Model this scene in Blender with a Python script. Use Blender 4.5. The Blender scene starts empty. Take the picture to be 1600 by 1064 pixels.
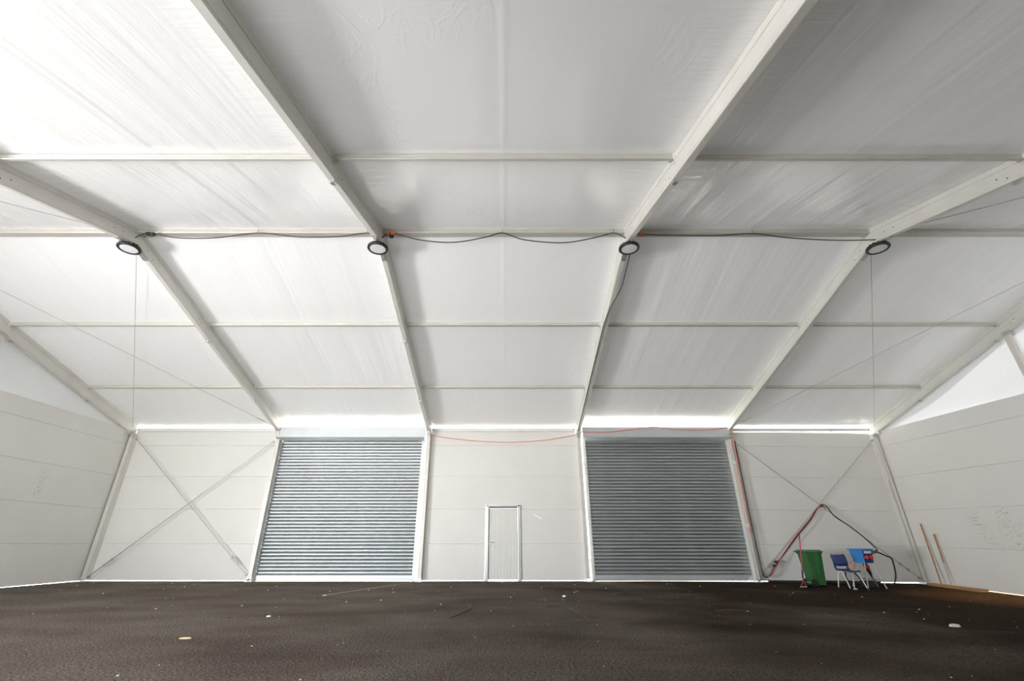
import bpy, bmesh, math, random
from mathutils import Vector, Matrix
random.seed(7)
sc = bpy.context.scene
COL = sc.collection
PI = math.pi

# ------------------------------------------------------------------ camera, light, exposure
F_PX, PITCH, EYE, U0 = 702.19, math.radians(24.4356), 0.992, 787.08
cam = bpy.data.cameras.new('camera')
cam.sensor_fit = 'HORIZONTAL'; cam.sensor_width = 36.0
cam.lens = F_PX / 1600 * 36.0
cam.shift_x = (800 - U0) / 1600
cam.clip_start = 0.05; cam.clip_end = 500
camo = bpy.data.objects.new('camera', cam); COL.objects.link(camo)
camo.location = (0, 0, EYE); camo.rotation_euler = (PI / 2 + PITCH, 0, 0)
sc.camera = camo

w = bpy.data.worlds.new('sky'); sc.world = w; w.use_nodes = True
wn = w.node_tree; bg = wn.nodes['Background']
sky = wn.nodes.new('ShaderNodeTexSky'); sky.sky_type = 'HOSEK_WILKIE'
sky.turbidity = 4.0; sky.ground_albedo = 0.4
sky.sun_direction = Vector((0.2, 0.62, 0.66)).normalized()
wn.links.new(sky.outputs[0], bg.inputs[0]); bg.inputs[1].default_value = 6.0

sun = bpy.data.lights.new('sun', 'SUN'); sun.energy = 175.0; sun.angle = 0.0093; sun.color = (1, .96, .9)
suno = bpy.data.objects.new('sun', sun); COL.objects.link(suno)
suno.rotation_euler = Vector((-0.2, -0.62, -0.66)).to_track_quat('-Z', 'Y').to_euler()
suno.location = (-30, 5, 30)

def daylight(name, loc, aim, sx, sy, power, color):
    l = bpy.data.lights.new(name, 'AREA'); l.shape = 'RECTANGLE'; l.size = sx; l.size_y = sy
    l.energy = power; l.color = color
    o = bpy.data.objects.new(name, l); COL.objects.link(o); o.location = loc
    o.rotation_euler = Vector(aim).to_track_quat('-Z', 'Y').to_euler()
    return o
# daylight through the open doorways (left gable, left bay of the front wall)
dl = daylight('daylight_gable_doorway', (-12.62, 1.55, 1.05), (1, .66, .06), 3.0, 1.9, 960, (1, 1, 1))
dl.data.spread = math.radians(150)
daylight('added_front_fill', (-4.4, -0.40, 1.35), (.30, 1, -.12), 3.6, 2.5, 300, (1, 1, 1))  # unseen fill left of the camera, added to brighten walls and ceiling
daylight('daylight_front_left_doorway', (-9.7, -0.40, 1.35), (.75, 1, -.1), 3.4, 2.5, 215, (1, 1, 1))


sc.view_settings.view_transform = 'Standard'; sc.view_settings.look = 'None'
sc.view_settings.gamma = 1.0; sc.view_settings.use_curve_mapping = False
sc.view_settings.exposure = 0.15
try:
    sc.cycles.use_denoising = True
    sc.cycles.max_bounces = 14; sc.cycles.diffuse_bounces = 8; sc.cycles.glossy_bounces = 6
    sc.cycles.sample_clamp_indirect = 6.0
except Exception:
    pass

# ------------------------------------------------------------------ geometry of the hall (metres)
YR, ZR, M = 7.477, 6.863, 0.2876           # ridge line, ridge height, roof slope
YB, YF = 15.16, -0.2                       # back wall face, front eave
BAYS = [-12.5, -7.5, -2.5, 2.5, 7.5, 12.5]
def roof(y, off=0.0): return ZR - abs(y - YR) * M - off
def sm(t): t = min(1, max(0, t)); return t * t * (3 - 2 * t)
def floor_z(x, y):
    t = min(1, max(0, (x - 4) / 8.4))
    return -(t ** 1.5) * (0.06 + 0.028 * min(6, max(0, YB - y)))

# ------------------------------------------------------------------ materials
def nt(name):
    m = bpy.data.materials.new(name); m.use_nodes = True
    t = m.node_tree; return m, t, t.nodes['Principled BSDF']
def N(t, kind, **kw):
    n = t.nodes.new(kind)
    for k, v in kw.items():
        if k in n.inputs.keys() if isinstance(k, str) else False: n.inputs[k].default_value = v
        else: setattr(n, k, v)
    return n
def L(t, a, b): t.links.new(a, b)
def simple(name, col, rough=.5, metal=0.0, var=0.06, scale=6.0, bump=0.0, bscale=60.0, spec=.5, stretch=None):
    m, t, p = nt(name)
    co = t.nodes.new('ShaderNodeTexCoord'); mp = t.nodes.new('ShaderNodeMapping')
    L(t, co.outputs['Object'], mp.inputs['Vector'])
    if stretch: mp.inputs['Scale'].default_value = stretch
    n = t.nodes.new('ShaderNodeTexNoise'); n.inputs['Scale'].default_value = scale; n.inputs['Detail'].default_value = 4
    L(t, mp.outputs[0], n.inputs['Vector'])
    r = t.nodes.new('ShaderNodeValToRGB')
    r.color_ramp.elements[0].position = .3; r.color_ramp.elements[1].position = .7
    r.color_ramp.elements[0].color = tuple(c * (1 - var) for c in col) + (1,)
    r.color_ramp.elements[1].color = tuple(min(1, c * (1 + var)) for c in col) + (1,)
    L(t, n.outputs['Fac'], r.inputs[0]); L(t, r.outputs[0], p.inputs['Base Color'])
    p.inputs['Roughness'].default_value = rough; p.inputs['Metallic'].default_value = metal
    p.inputs['Specular IOR Level'].default_value = spec
    if bump:
        n2 = t.nodes.new('ShaderNodeTexNoise'); n2.inputs['Scale'].default_value = bscale; n2.inputs['Detail'].default_value = 3
        L(t, mp.outputs[0], n2.inputs['Vector'])
        b = t.nodes.new('ShaderNodeBump'); b.inputs['Strength'].default_value = bump; b.inputs['Distance'].default_value = .01
        L(t, n2.outputs['Fac'], b.inputs['Height']); L(t, b.outputs[0], p.inputs['Normal'])
    return m

def math_(t, op, a, b=None, c=None, clamp=False):
    n = t.nodes.new('ShaderNodeMath'); n.operation = op; n.use_clamp = clamp
    for i, v in enumerate((a, b, c)):
        if v is None: continue
        if isinstance(v, (int, float)): n.inputs[i].default_value = v
        else: L(t, v, n.inputs[i])
    return n.outputs[0]

def fabric(name, col, trans, rough, kind):
    """coated tent fabric; kind picks how strongly and which way it wrinkles"""
    m, t, p = nt(name)
    co = t.nodes.new('ShaderNodeTexCoord'); sep = t.nodes.new('ShaderNodeSeparateXYZ')
    L(t, co.outputs['Object'], sep.inputs[0])
    def noise(scale_vec, scale, detail=2, dist=0.0):
        mp = t.nodes.new('ShaderNodeMapping'); mp.inputs['Scale'].default_value = scale_vec
        L(t, co.outputs['Object'], mp.inputs['Vector'])
        n = t.nodes.new('ShaderNodeTexNoise'); n.inputs['Scale'].default_value = scale
        n.inputs['Detail'].default_value = detail; n.inputs['Distortion'].default_value = dist
        L(t, mp.outputs[0], n.inputs['Vector']); return n.outputs['Fac']
    # folds running up the slope
    along = noise((3.2, .16, .16), 1.5, 3, .3)
    # short creases next to the rafters, running across
    across = noise((.7, 6.0, 6.0), 1.6, 3, .6)
    ax = math_(t, 'ABSOLUTE', sep.outputs[0])
    edge = math_(t, 'SMOOTH_MIN', 1.0, math_(t, 'MULTIPLY', math_(t, 'SUBTRACT', ax, 1.75), 1.5, clamp=True), .05)
    # crinkles, patchy
    crink = noise((1.0, .45, .45), 2.2, 5, 1.6)
    ridge = math_(t, 'ABSOLUTE', math_(t, 'SUBTRACT', crink, .5))
    ridge = math_(t, 'SUBTRACT', 1.0, math_(t, 'MULTIPLY', ridge, 14.0, clamp=True))
    patch = math_(t, 'MULTIPLY', math_(t, 'SUBTRACT', noise((1, 1, 1), .55, 1), .47), 6.0, clamp=True)
    a1, a2, a3 = {'end': (.8, .6, .06), 'mid': (.05, 1.0, .28), 'side': (.8, .9, .10), 'gable': (.25, .2, .1)}[kind]
    h = math_(t, 'MULTIPLY', along, a1)
    h = math_(t, 'ADD', h, math_(t, 'MULTIPLY', math_(t, 'MULTIPLY', across, edge), a2))
    h = math_(t, 'ADD', h, math_(t, 'MULTIPLY', math_(t, 'MULTIPLY', ridge, patch), a3 * .3))
    b = t.nodes.new('ShaderNodeBump'); b.inputs['Strength'].default_value = .5; b.inputs['Distance'].default_value = .035
    L(t, h, b.inputs['Height']); L(t, b.outputs[0], p.inputs['Normal'])
    p.inputs['Base Color'].default_value = col + (1,)
    p.inputs['Roughness'].default_value = rough; p.inputs['Specular IOR Level'].default_value = .7
    tr = t.nodes.new('ShaderNodeBsdfTranslucent'); tr.inputs[0].default_value = (.9, .95, 1.0, 1)
    mx = t.nodes.new('ShaderNodeMixShader'); mx.inputs[0].default_value = trans
    L(t, p.outputs[0], mx.inputs[1]); L(t, tr.outputs[0], mx.inputs[2])
    L(t, mx.outputs[0], t.nodes['Material Output'].inputs['Surface'])
    return m

FAB = {k: fabric('roof_fabric_' + k, (.83, .83, .828), .002, .17, k) for k in ('end', 'mid', 'side')}
FAB_G = fabric('gable_fabric', (.83, .84, .85), .019, .45, 'gable')

def panel_material(name, stains=()):
    m, t, p = nt(name)
    g = t.nodes.new('ShaderNodeNewGeometry'); sep = t.nodes.new('ShaderNodeSeparateXYZ')
    L(t, g.outputs['Position'], sep.inputs[0])
    n = t.nodes.new('ShaderNodeTexNoise'); n.inputs['Scale'].default_value = .8; n.inputs['Detail'].default_value = 3
    L(t, g.outputs['Position'], n.inputs['Vector'])
    r = t.nodes.new('ShaderNodeValToRGB')
    r.color_ramp.elements[0].position = .3; r.color_ramp.elements[1].position = .75
    r.color_ramp.elements[0].color = (.735, .73, .70, 1); r.color_ramp.elements[1].color = (.775, .77, .74, 1)
    L(t, n.outputs['Fac'], r.inputs[0])
    col = r.outputs[0]
    for (yc, slope, zc, zlo, zhi, half) in stains:
        # rows of small brown scrape marks inside a slanted strip of the panel
        off = math_(t, 'SUBTRACT', sep.outputs[1], math_(t, 'ADD', math_(t, 'MULTIPLY', math_(t, 'SUBTRACT', sep.outputs[2], zc), slope), yc))
        inside = math_(t, 'SUBTRACT', 1.0, math_(t, 'DIVIDE', math_(t, 'ABSOLUTE', off), half), clamp=True)
        zin = math_(t, 'MULTIPLY', math_(t, 'GREATER_THAN', sep.outputs[2], zlo), math_(t, 'LESS_THAN', sep.outputs[2], zhi))
        mp = t.nodes.new('ShaderNodeMapping'); mp.inputs['Scale'].default_value = (1, 13, 48)
        L(t, g.outputs['Position'], mp.inputs['Vector'])
        s = t.nodes.new('ShaderNodeTexNoise'); s.inputs['Scale'].default_value = 1.0; s.inputs['Detail'].default_value = 4
        L(t, mp.outputs[0], s.inputs['Vector'])
        mk = math_(t, 'MULTIPLY', math_(t, 'SUBTRACT', s.outputs['Fac'], .535), 7.0, clamp=True)
        mk = math_(t, 'MULTIPLY', math_(t, 'MULTIPLY', mk, zin), math_(t, 'MULTIPLY', inside, .6))
        mix = t.nodes.new('ShaderNodeMix'); mix.data_type = 'RGBA'
        L(t, mk, mix.inputs[0]); L(t, col, mix.inputs[6]); mix.inputs[7].default_value = (.30, .20, .12, 1)
        col = mix.outputs[2]
    L(t, col, p.inputs['Base Color'])
    p.inputs['Roughness'].default_value = .42
    # fine micro-profiling of the sheet
    wv = t.nodes.new('ShaderNodeTexWave'); wv.bands_direction = 'Z'; wv.inputs['Scale'].default_value = 12; wv.inputs['Distortion'].default_value = .2
    L(t, g.outputs['Position'], wv.inputs['Vector'])
    b = t.nodes.new('ShaderNodeBump'); b.inputs['Strength'].default_value = .04; b.inputs['Distance'].default_value = .004
    L(t, wv.outputs['Fac'], b.inputs['Height']); L(t, b.outputs[0], p.inputs['Normal'])
    return m

def floor_material():
    m, t, p = nt('asphalt')
    g = t.nodes.new('ShaderNodeNewGeometry')
    def noise(scale, detail=4, sv=(1, 1, 1), rough=.5):
        mp = t.nodes.new('ShaderNodeMapping'); mp.inputs['Scale'].default_value = sv
        L(t, g.outputs['Position'], mp.inputs['Vector'])
        n = t.nodes.new('ShaderNodeTexNoise'); n.inputs['Scale'].default_value = scale; n.inputs['Detail'].default_value = detail
        n.inputs['Roughness'].default_value = rough
        L(t, mp.outputs[0], n.inputs['Vector']); return n.outputs['Fac']
    def ramp(fac, stops):
        r = t.nodes.new('ShaderNodeValToRGB'); e = r.color_ramp.elements
        e[0].position, e[0].color = stops[0]; e[1].position, e[1].color = stops[1]
        for ps, c in stops[2:]:
            x = e.new(ps); x.color = c
        L(t, fac, r.inputs[0]); return r.outputs[0]
    base = ramp(noise(.55, 6, (1, 1.6, 1)), [(.32, (.088, .073, .059, 1)), (.68, (.140, .124, .107, 1))])
    grain = ramp(noise(40, 5, (1, 1, 1), .8), [(.40, (.30, .29, .28, 1)), (.61, (1.62, 1.62, 1.62, 1))])
    mul = t.nodes.new('ShaderNodeMix'); mul.data_type = 'RGBA'; mul.blend_type = 'MULTIPLY'; mul.inputs[0].default_value = 1
    L(t, base, mul.inputs[6]); L(t, grain, mul.inputs[7])
    # light falloff painted in: darker to the right, with a patchy brown dirt tone
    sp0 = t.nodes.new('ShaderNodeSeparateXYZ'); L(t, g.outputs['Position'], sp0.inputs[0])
    falloff_dirt = math_(t, 'ADD', math_(t, 'MULTIPLY', sp0.outputs[0], .115), math_(t, 'MULTIPLY', math_(t, 'SUBTRACT', noise(.45, 5), .5), 1.6))
    falloff_dirt = math_(t, 'MULTIPLY', math_(t, 'ADD', falloff_dirt, .34), 1.0, clamp=True)
    falloff_mix = t.nodes.new('ShaderNodeMix'); falloff_mix.data_type = 'RGBA'; falloff_mix.blend_type = 'MULTIPLY'
    L(t, falloff_dirt, falloff_mix.inputs[0]); L(t, mul.outputs[2], falloff_mix.inputs[6]); falloff_mix.inputs[7].default_value = (.15, .11, .07, 1)
    mul = falloff_mix
    # scuffs and dusty tracks
    track = math_(t, 'MULTIPLY', math_(t, 'SUBTRACT', noise(1.3, 6, (.25, 2.2, 1), .7), .58), 4.0, clamp=True)
    dust = t.nodes.new('ShaderNodeMix'); dust.data_type = 'RGBA'
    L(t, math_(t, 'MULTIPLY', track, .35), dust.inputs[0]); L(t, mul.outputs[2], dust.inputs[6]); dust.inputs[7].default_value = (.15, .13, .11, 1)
    # rust coloured stain by the right gable and by the left shutter
    sep = t.nodes.new('ShaderNodeSeparateXYZ'); L(t, g.outputs['Position'], sep.inputs[0])
    def blob(cx, cy, rx, ry):
        dx = math_(t, 'DIVIDE', math_(t, 'SUBTRACT', sep.outputs[0], cx), rx); dy = math_(t, 'DIVIDE', math_(t, 'SUBTRACT', sep.outputs[1], cy), ry)
        d = math_(t, 'ADD', math_(t, 'MULTIPLY', dx, dx), math_(t, 'MULTIPLY', dy, dy))
        return math_(t, 'SUBTRACT', 1.0, d, clamp=True)
    bl = math_(t, 'ADD', blob(12.4, 11.6, 3.2, 2.6), blob(-6.9, 15.0, .9, .25), clamp=True)
    bl = math_(t, 'MULTIPLY', bl, math_(t, 'ADD', noise(2.5, 4), .25), clamp=True)
    rust = t.nodes.new('ShaderNodeMix'); rust.data_type = 'RGBA'
    L(t, bl, rust.inputs[0]); L(t, dust.outputs[2], rust.inputs[6]); rust.inputs[7].default_value = (.17, .075, .025, 1)
    L(t, rust.outputs[2], p.inputs['Base Color'])
    p.inputs['Roughness'].default_value = .95; p.inputs['Specular IOR Level'].default_value = .04
    b = t.nodes.new('ShaderNodeBump'); b.inputs['Strength'].default_value = .8; b.inputs['Distance'].default_value = .02
    L(t, noise(45, 5), b.inputs['Height']); L(t, b.outputs[0], p.inputs['Normal'])
    return m

ALU = simple('mill_aluminium', (.72, .70, .655), .42, .2, .05, 2.0, .05, 120)
ALU_P = simple('purlin_aluminium', (.60, .575, .53), .42, .3, .05, 2.0, .05, 120)
ALU_B = simple('bright_aluminium', (.72, .73, .74), .3, .7, .04, 3.0)
GALV = simple('galvanised_slat', (.43, .465, .48), .37, .92, .05, 2.5)
HOODM = simple('galvanised_hood', (.58, .615, .63), .42, .6, .04, 2.0)
STEEL = simple('zinc_steel', (.55, .55, .54), .4, .7, .08, 20)
WIRE = simple('wire_rope', (.42, .41, .39), .5, .5, .1, 40)
PANEL = panel_material('sandwich_panel')
PANEL_R = panel_material('sandwich_panel_scraped_right', [(12.54, .40, .92, .88, 1.84, .26), (11.97, .10, .9, .88, 1.84, .42)])
PANEL_L = panel_material('sandwich_panel_scraped_left', [(12.62, .0, 2.5, 2.15, 2.9, .22)])
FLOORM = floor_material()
GROUND = simple('concrete_yard', (.66, .645, .61), .85, 0, .08, .6, .3, 20)
DOORM = simple('door_white', (.74, .74, .71), .4, 0, .02, 3)
BLACK = simple('black_metal', (.012, .012, .013), .45, .2, .1, 10)
RUBBER = simple('black_rubber', (.014, .013, .013), .7, 0, .15, 14)
LENS = simple('lamp_lens', (.82, .82, .82), .35, 0, .03, 20)
ORANGE = simple('orange_plastic', (.75, .20, .04), .5, 0, .05, 10)
REDC = simple('red_cable', (.50, .075, .05), .5, 0, .08, 12)
DARKC = simple('black_cable', (.035, .028, .025), .6, 0, .2, 12)
PINKC = simple('orange_red_cable', (.62, .22, .14), .5, 0, .08, 12)
GREEN = simple('green_plastic', (.022, .115, .030), .36, 0, .12, 5)
BLUE = simple('blue_seat_plastic', (.006, .022, .12), .38, 0, .06, 6)
BLUEB = simple('blue_box_paint', (.03, .22, .62), .42, 0, .06, 6)
NAVY = simple('dark_blue_panel', (.012, .03, .10), .45, 0, .1, 8)
RED = simple('red_plastic', (.42, .02, .02), .4, 0, .06, 8)
REDH = simple('red_handle', (.40, .04, .06), .45, 0, .15, 12)
WHITEM = simple('white_tube', (.78, .77, .74), .35, 0, .04, 12)
GREYT = simple('grey_tube', (.42, .42, .42), .4, .4, .06, 12)
WOOD = simple('brown_wood', (.36, .19, .08), .6, 0, .25, 3, .15, 40, .4, (8, 8, .8))
PALEWOOD = simple('pale_wood', (.55, .42, .26), .7, 0, .2, 9)
PLASTER = simple('pale_stone', (.62, .61, .57), .8, 0, .15, 20)
BARK = simple('dark_twig', (.03, .022, .016), .8, 0, .25, 20)
LEDGE = simple('white_eave_profile', (.80, .80, .79), .4, .1, .03, 4)

# ------------------------------------------------------------------ mesh helpers
class MB:
    """collects boxes, tubes, lathes and sweeps, then links them as ONE mesh object"""
    def __init__(s): s.v = []; s.f = []; s.smooth = []
    def add(s, verts, faces, smooth=False):
        o = len(s.v); s.v += [tuple(q) for q in verts]
        s.f += [tuple(i + o for i in f) for f in faces]; s.smooth += [smooth] * len(faces); return s
    def box(s, lo, hi, mat=None):
        (a, b, c), (d, e, f) = lo, hi
        vs = [Vector(q) for q in ((a, b, c), (d, b, c), (d, e, c), (a, e, c), (a, b, f), (d, b, f), (d, e, f), (a, e, f))]
        if mat: vs = [mat @ q for q in vs]
        return s.add(vs, [(0, 3, 2, 1), (4, 5, 6, 7), (0, 1, 5, 4), (1, 2, 6, 5), (2, 3, 7, 6), (3, 0, 4, 7)])
    def bbox(s, lo, hi, bev=.01, mat=None):
        """box with chamfered edges"""
        bm = bmesh.new(); bmesh.ops.create_cube(bm, size=1)
        c = [(a + b) / 2 for a, b in zip(lo, hi)]; d = [b - a for a, b in zip(lo, hi)]
        for q in bm.verts: q.co = Vector([q.co[i] * d[i] + c[i] for i in range(3)])
        bmesh.ops.bevel(bm, geom=bm.edges[:], offset=bev, segments=2, affect='EDGES', profile=.6)
        if mat: bmesh.ops.transform(bm, matrix=mat, verts=bm.verts)
        bm.verts.index_update()
        s.add([q.co.copy() for q in bm.verts], [[q.index for q in f.verts] for f in bm.faces]); bm.free(); return s
    def frustum(s, bottom, top, z0, z1):
        """tapered box: bottom/top = (x0,y0,x1,y1)"""
        (a, b, c, d), (e, f, g, h) = bottom, top
        vs = [(a, b, z0), (c, b, z0), (c, d, z0), (a, d, z0), (e, f, z1), (g, f, z1), (g, h, z1), (e, h, z1)]
        return s.add(vs, [(0, 3, 2, 1), (4, 5, 6, 7), (0, 1, 5, 4), (1, 2, 6, 5), (2, 3, 7, 6), (3, 0, 4, 7)])
    def tube(s, pts, r, n=8, cap=True, smooth=True):
        pts = [Vector(q) for q in pts]; rings = []
        up = None
        for i, q in enumerate(pts):
            d = (pts[min(i + 1, len(pts) - 1)] - pts[max(i - 1, 0)]).normalized()
            if up is None:
                up = d.orthogonal().normalized()
            else:
                up = (up - d * up.dot(d)); up = up.normalized() if up.length > 1e-5 else d.orthogonal().normalized()
            sd = d.cross(up); rr = r[i] if isinstance(r, (list, tuple)) else r
            rings.append([q + (up * math.cos(2 * PI * k / n) + sd * math.sin(2 * PI * k / n)) * rr for k in range(n)])
        vs = [q for R in rings for q in R]; fs = []
        for i in range(len(pts) - 1):
            for k in range(n):
                a = i * n + k; b = i * n + (k + 1) % n
                fs.append((a, b, b + n, a + n))
        s.add(vs, fs, smooth)
        if cap: s.add(rings[0], [tuple(reversed(range(n)))]); s.add(rings[-1], [tuple(range(n))])
        return s
    def lathe(s, prof, n=32, loc=(0, 0, 0), mat=None, smooth=True):
        vs = []; fs = []
        for (r, z) in prof:
            for k in range(n):
                q = Vector((r * math.cos(2 * PI * k / n), r * math.sin(2 * PI * k / n), z))
                if mat: q = mat @ q
                vs.append(q + Vector(loc))
        for i in range(len(prof) - 1):
            for k in range(n):
                a = i * n + k; b = i * n + (k + 1) % n; fs.append((a, b, b + n, a + n))
        return s.add(vs, fs, smooth)
    def sweep(s, prof, ends):
        """closed profile (list of 2-D points) carried between stations; ends = list of functions p -> Vector"""
        n = len(prof); rows = [[e(p) for p in prof] for e in ends]
        vs = [q for r in rows for q in r]; fs = []
        for i in range(len(rows) - 1):
            for k in range(n):
                a = i * n + k; b = i * n + (k + 1) % n; fs.append((a, b, b + n, a + n))
        s.add(vs, fs)
        s.add(rows[0], [tuple(reversed(range(n)))]); s.add(rows[-1], [tuple(range(n))]); return s
    def mesh(s, name):
        me = bpy.data.meshes.new(name); me.from_pydata([tuple(v) for v in s.v], [], s.f); me.update()
        for p, sm_ in zip(me.polygons, s.smooth): p.use_smooth = sm_
        bm = bmesh.new(); bm.from_mesh(me); bmesh.ops.recalc_face_normals(bm, faces=bm.faces); bm.to_mesh(me); bm.free()
        return me
    def build(s, name, mat, parent=None):
        me = s.mesh(name); me.materials.append(mat)
        return link(name, me, parent)
def link(name, me, parent=None, loc=None):
    o = bpy.data.objects.new(name, me); COL.objects.link(o)
    if parent is not None: o.parent = parent
    if loc is not None: o.location = loc
    return o
def empty(name, loc=(0, 0, 0), rz=0):
    o = bpy.data.objects.new(name, None); COL.objects.link(o); o.location = loc; o.rotation_euler = (0, 0, rz)
    o.empty_display_size = .1; return o
def tag(o, label, cat, group=None):
    o['label'] = label; o['category'] = cat
    if group: o['group'] = group
    return o
def structure(o): o['kind'] = 'structure'; return o
def local(root, pts):
    l = Vector(root.location); return [Vector(p) - l for p in pts]
def smooth_path(pts, sub=6):
    """Catmull-Rom through the points"""
    P = [Vector(p) for p in pts]; out = []
    for i in range(len(P) - 1):
        p0, p1, p2, p3 = P[max(i - 1, 0)], P[i], P[i + 1], P[min(i + 2, len(P) - 1)]
        for k in range(sub):
            t = k / sub
            out.append(.5 * ((2 * p1) + (p2 - p0) * t + (2 * p0 - 5 * p1 + 4 * p2 - p3) * t * t + (3 * p1 - p0 - 3 * p2 + p3) * t ** 3))
    out.append(P[-1]); return out

# ------------------------------------------------------------------ setting: floor and yard
def build_floor():
    mb = MB(); xs = [-12.75 + i * 25.5 / 60 for i in range(61)]; ys = [-.5 + i * (15.4 + .5) / 40 for i in range(41)]
    vs = [(x, y, floor_z(x, y)) for y in ys for x in xs]; fs = []
    for j in range(40):
        for i in range(60):
            a = j * 61 + i; fs.append((a, a + 1, a + 62, a + 61))
    mb.add(vs, fs)
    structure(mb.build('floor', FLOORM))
    g = MB(); g.box((-70, -60, -.6), (70, 90, -.42)); structure(g.build('ground', GROUND))
build_floor()

# ------------------------------------------------------------------ setting: ceiling fabric
ceiling = structure(empty('ceiling', (0, YR, ZR)))
def roof_panel(bay, far):
    xc = (BAYS[bay] + BAYS[bay + 1]) / 2
    kind = ('end', 'side', 'mid', 'side', 'end')[bay]
    ny = 90
    xs = sorted([-2.5 + 5 * i / 56 for i in range(57) if abs(-2.5 + 5 * i / 56 - .0) > .07] + [-.06, -.035, -.028, .0, .028, .035, .06])
    if bay == 0: xs = [-2.72, -2.6] + xs
    if bay == 4: xs = xs + [2.6, 2.72]
    nx = len(xs) - 1; wv = .25 if bay == 2 else 1.0
    y0, y1 = (YR, YB + (.02 if bay in (1, 3) else .12)) if far else (YF, YR)
    rnd = random.Random(bay * 2 + far); ph = [rnd.uniform(0, 6.28) for _ in range(8)]
    purl = [YR, YR + 2.688, YR + 5.344, YB] if far else [YF, 2.13, 4.789, YR]
    sag = .035
    vs = []; fs = []
    for j in range(ny + 1):
        y = y0 + (y1 - y0) * j / ny
        k = max(i for i in range(3) if y >= purl[i] - 1e-6) if y < purl[3] else 2
        t = (y - purl[k]) / (purl[k + 1] - purl[k])
        for i in range(nx + 1):
            x = xs[i]
            ex = max(0.0, 1 - (abs(x) / 2.5) ** 4)
            d = sag * math.sin(PI * min(1, max(0, t))) * ex * .6                      # blown up a little between purlins
            d += wv * .004 * math.sin(x * 7 + ph[0] + .5 * math.sin(y + ph[1])) * ex
            d += wv * .003 * math.sin(x * 15 + ph[2] + .8 * math.sin(y * .6 + ph[3])) * ex * (.4 + .6 * math.sin(PI * t))
            d -= .0035 * max(0.0, 1 - abs(x) / .045) ** .5 if abs(x) < .045 else 0                                           # welded overlap seam down the middle
            vs.append((x, y - YR, roof(y, -.02) + d - ZR))
    for j in range(ny):
        for i in range(nx):
            a = j * (nx + 1) + i; fs.append((a, a + 1, a + nx + 2, a + nx + 1))
    me = bpy.data.meshes.new('fabric_panel'); me.from_pydata(vs, [], fs); me.update()
    for p in me.polygons: p.use_smooth = True
    me.materials.append(FAB[kind])
    link('fabric_panel', me, ceiling, (xc, 0, 0))
for b_ in range(5):
    roof_panel(b_, True); roof_panel(b_, False)

# ------------------------------------------------------------------ setting: sandwich panel walls
ROWS = [(0.024, 1.014), (1.016, 2.014), (2.016, 3.014), (3.016, 4.014), (4.016, 4.49)]
def wall_panel(parent, mat, a, b, z0, z1, thick, axis, zf=None):
    """one sandwich panel with a tongue lip: lies along x (axis 'x', face at y=YB) or along y (axis '+x'/'-x')"""
    mb = MB(); e = .006
    n = 6
    def pt(s_, z, d):
        dz = zf(s_) if zf else 0
        if axis == 'x': return Vector((s_, YB + d, z + dz))
        if axis == '-y': return Vector((s_, YF - .15 - d, z + dz))
        sg = 1 if axis == '+x' else -1
        return Vector((sg * (12.5 + d), s_, z + dz))
    tg = .012 if z1 < 4.4 else 0; gr = .014 if z0 > .1 else 0
    prof = [(z0, .010), (z0 + .008, .0), (z1 - .008, .0), (z1, .010), (z1, .03), (z1 + tg, .031), (z1 + tg, thick), (z0 + gr, thick), (z0 + gr, .03), (z0, .029)]
    stations = [a + (b - a) * i / n for i in range(n + 1)]
    mb.sweep(prof, [lambda p, s_=s_: pt(s_, p[0], p[1]) for s_ in stations])
    return mb.build('wall_panel', mat, parent)

wall_back = structure(empty('wall_back', (0, 0, 0)))
for (a, b) in ((-12.49, -7.47), (7.47, 12.49)):
    zf = (lambda s_: -.015 - .045 * (s_ - 7.5) / 5) if a > 0 else None
    for (z0, z1) in ROWS: wall_panel(wall_back, PANEL, a, b, z0, z1, .08, 'x', zf)
for (z0, z1) in ROWS[:2]:
    wall_panel(wall_back, PANEL, -2.49, -.50, z0, z1, .08, 'x'); wall_panel(wall_back, PANEL, .46, 2.49, z0, z1, .08, 'x')
# the panel over the door is notched round the frame
nb = MB(); nb.sweep([(-2.49, 2.025), (-.50, 2.025), (-.50, 2.12), (.46, 2.12), (.46, 2.025), (2.49, 2.025), (2.49, 3.006), (-2.49, 3.006)],
                    [lambda p, d=d: Vector((p[0], YB + d, p[1])) for d in (0, .08)])
nb.box((-2.49, YB + .012, 3.004), (2.49, YB + .08, 3.03)); nb.build('wall_panel', PANEL, wall_back)
for (z0, z1) in ROWS[3:]: wall_panel(wall_back, PANEL, -2.49, 2.49, z0, z1, .08, 'x')

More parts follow.
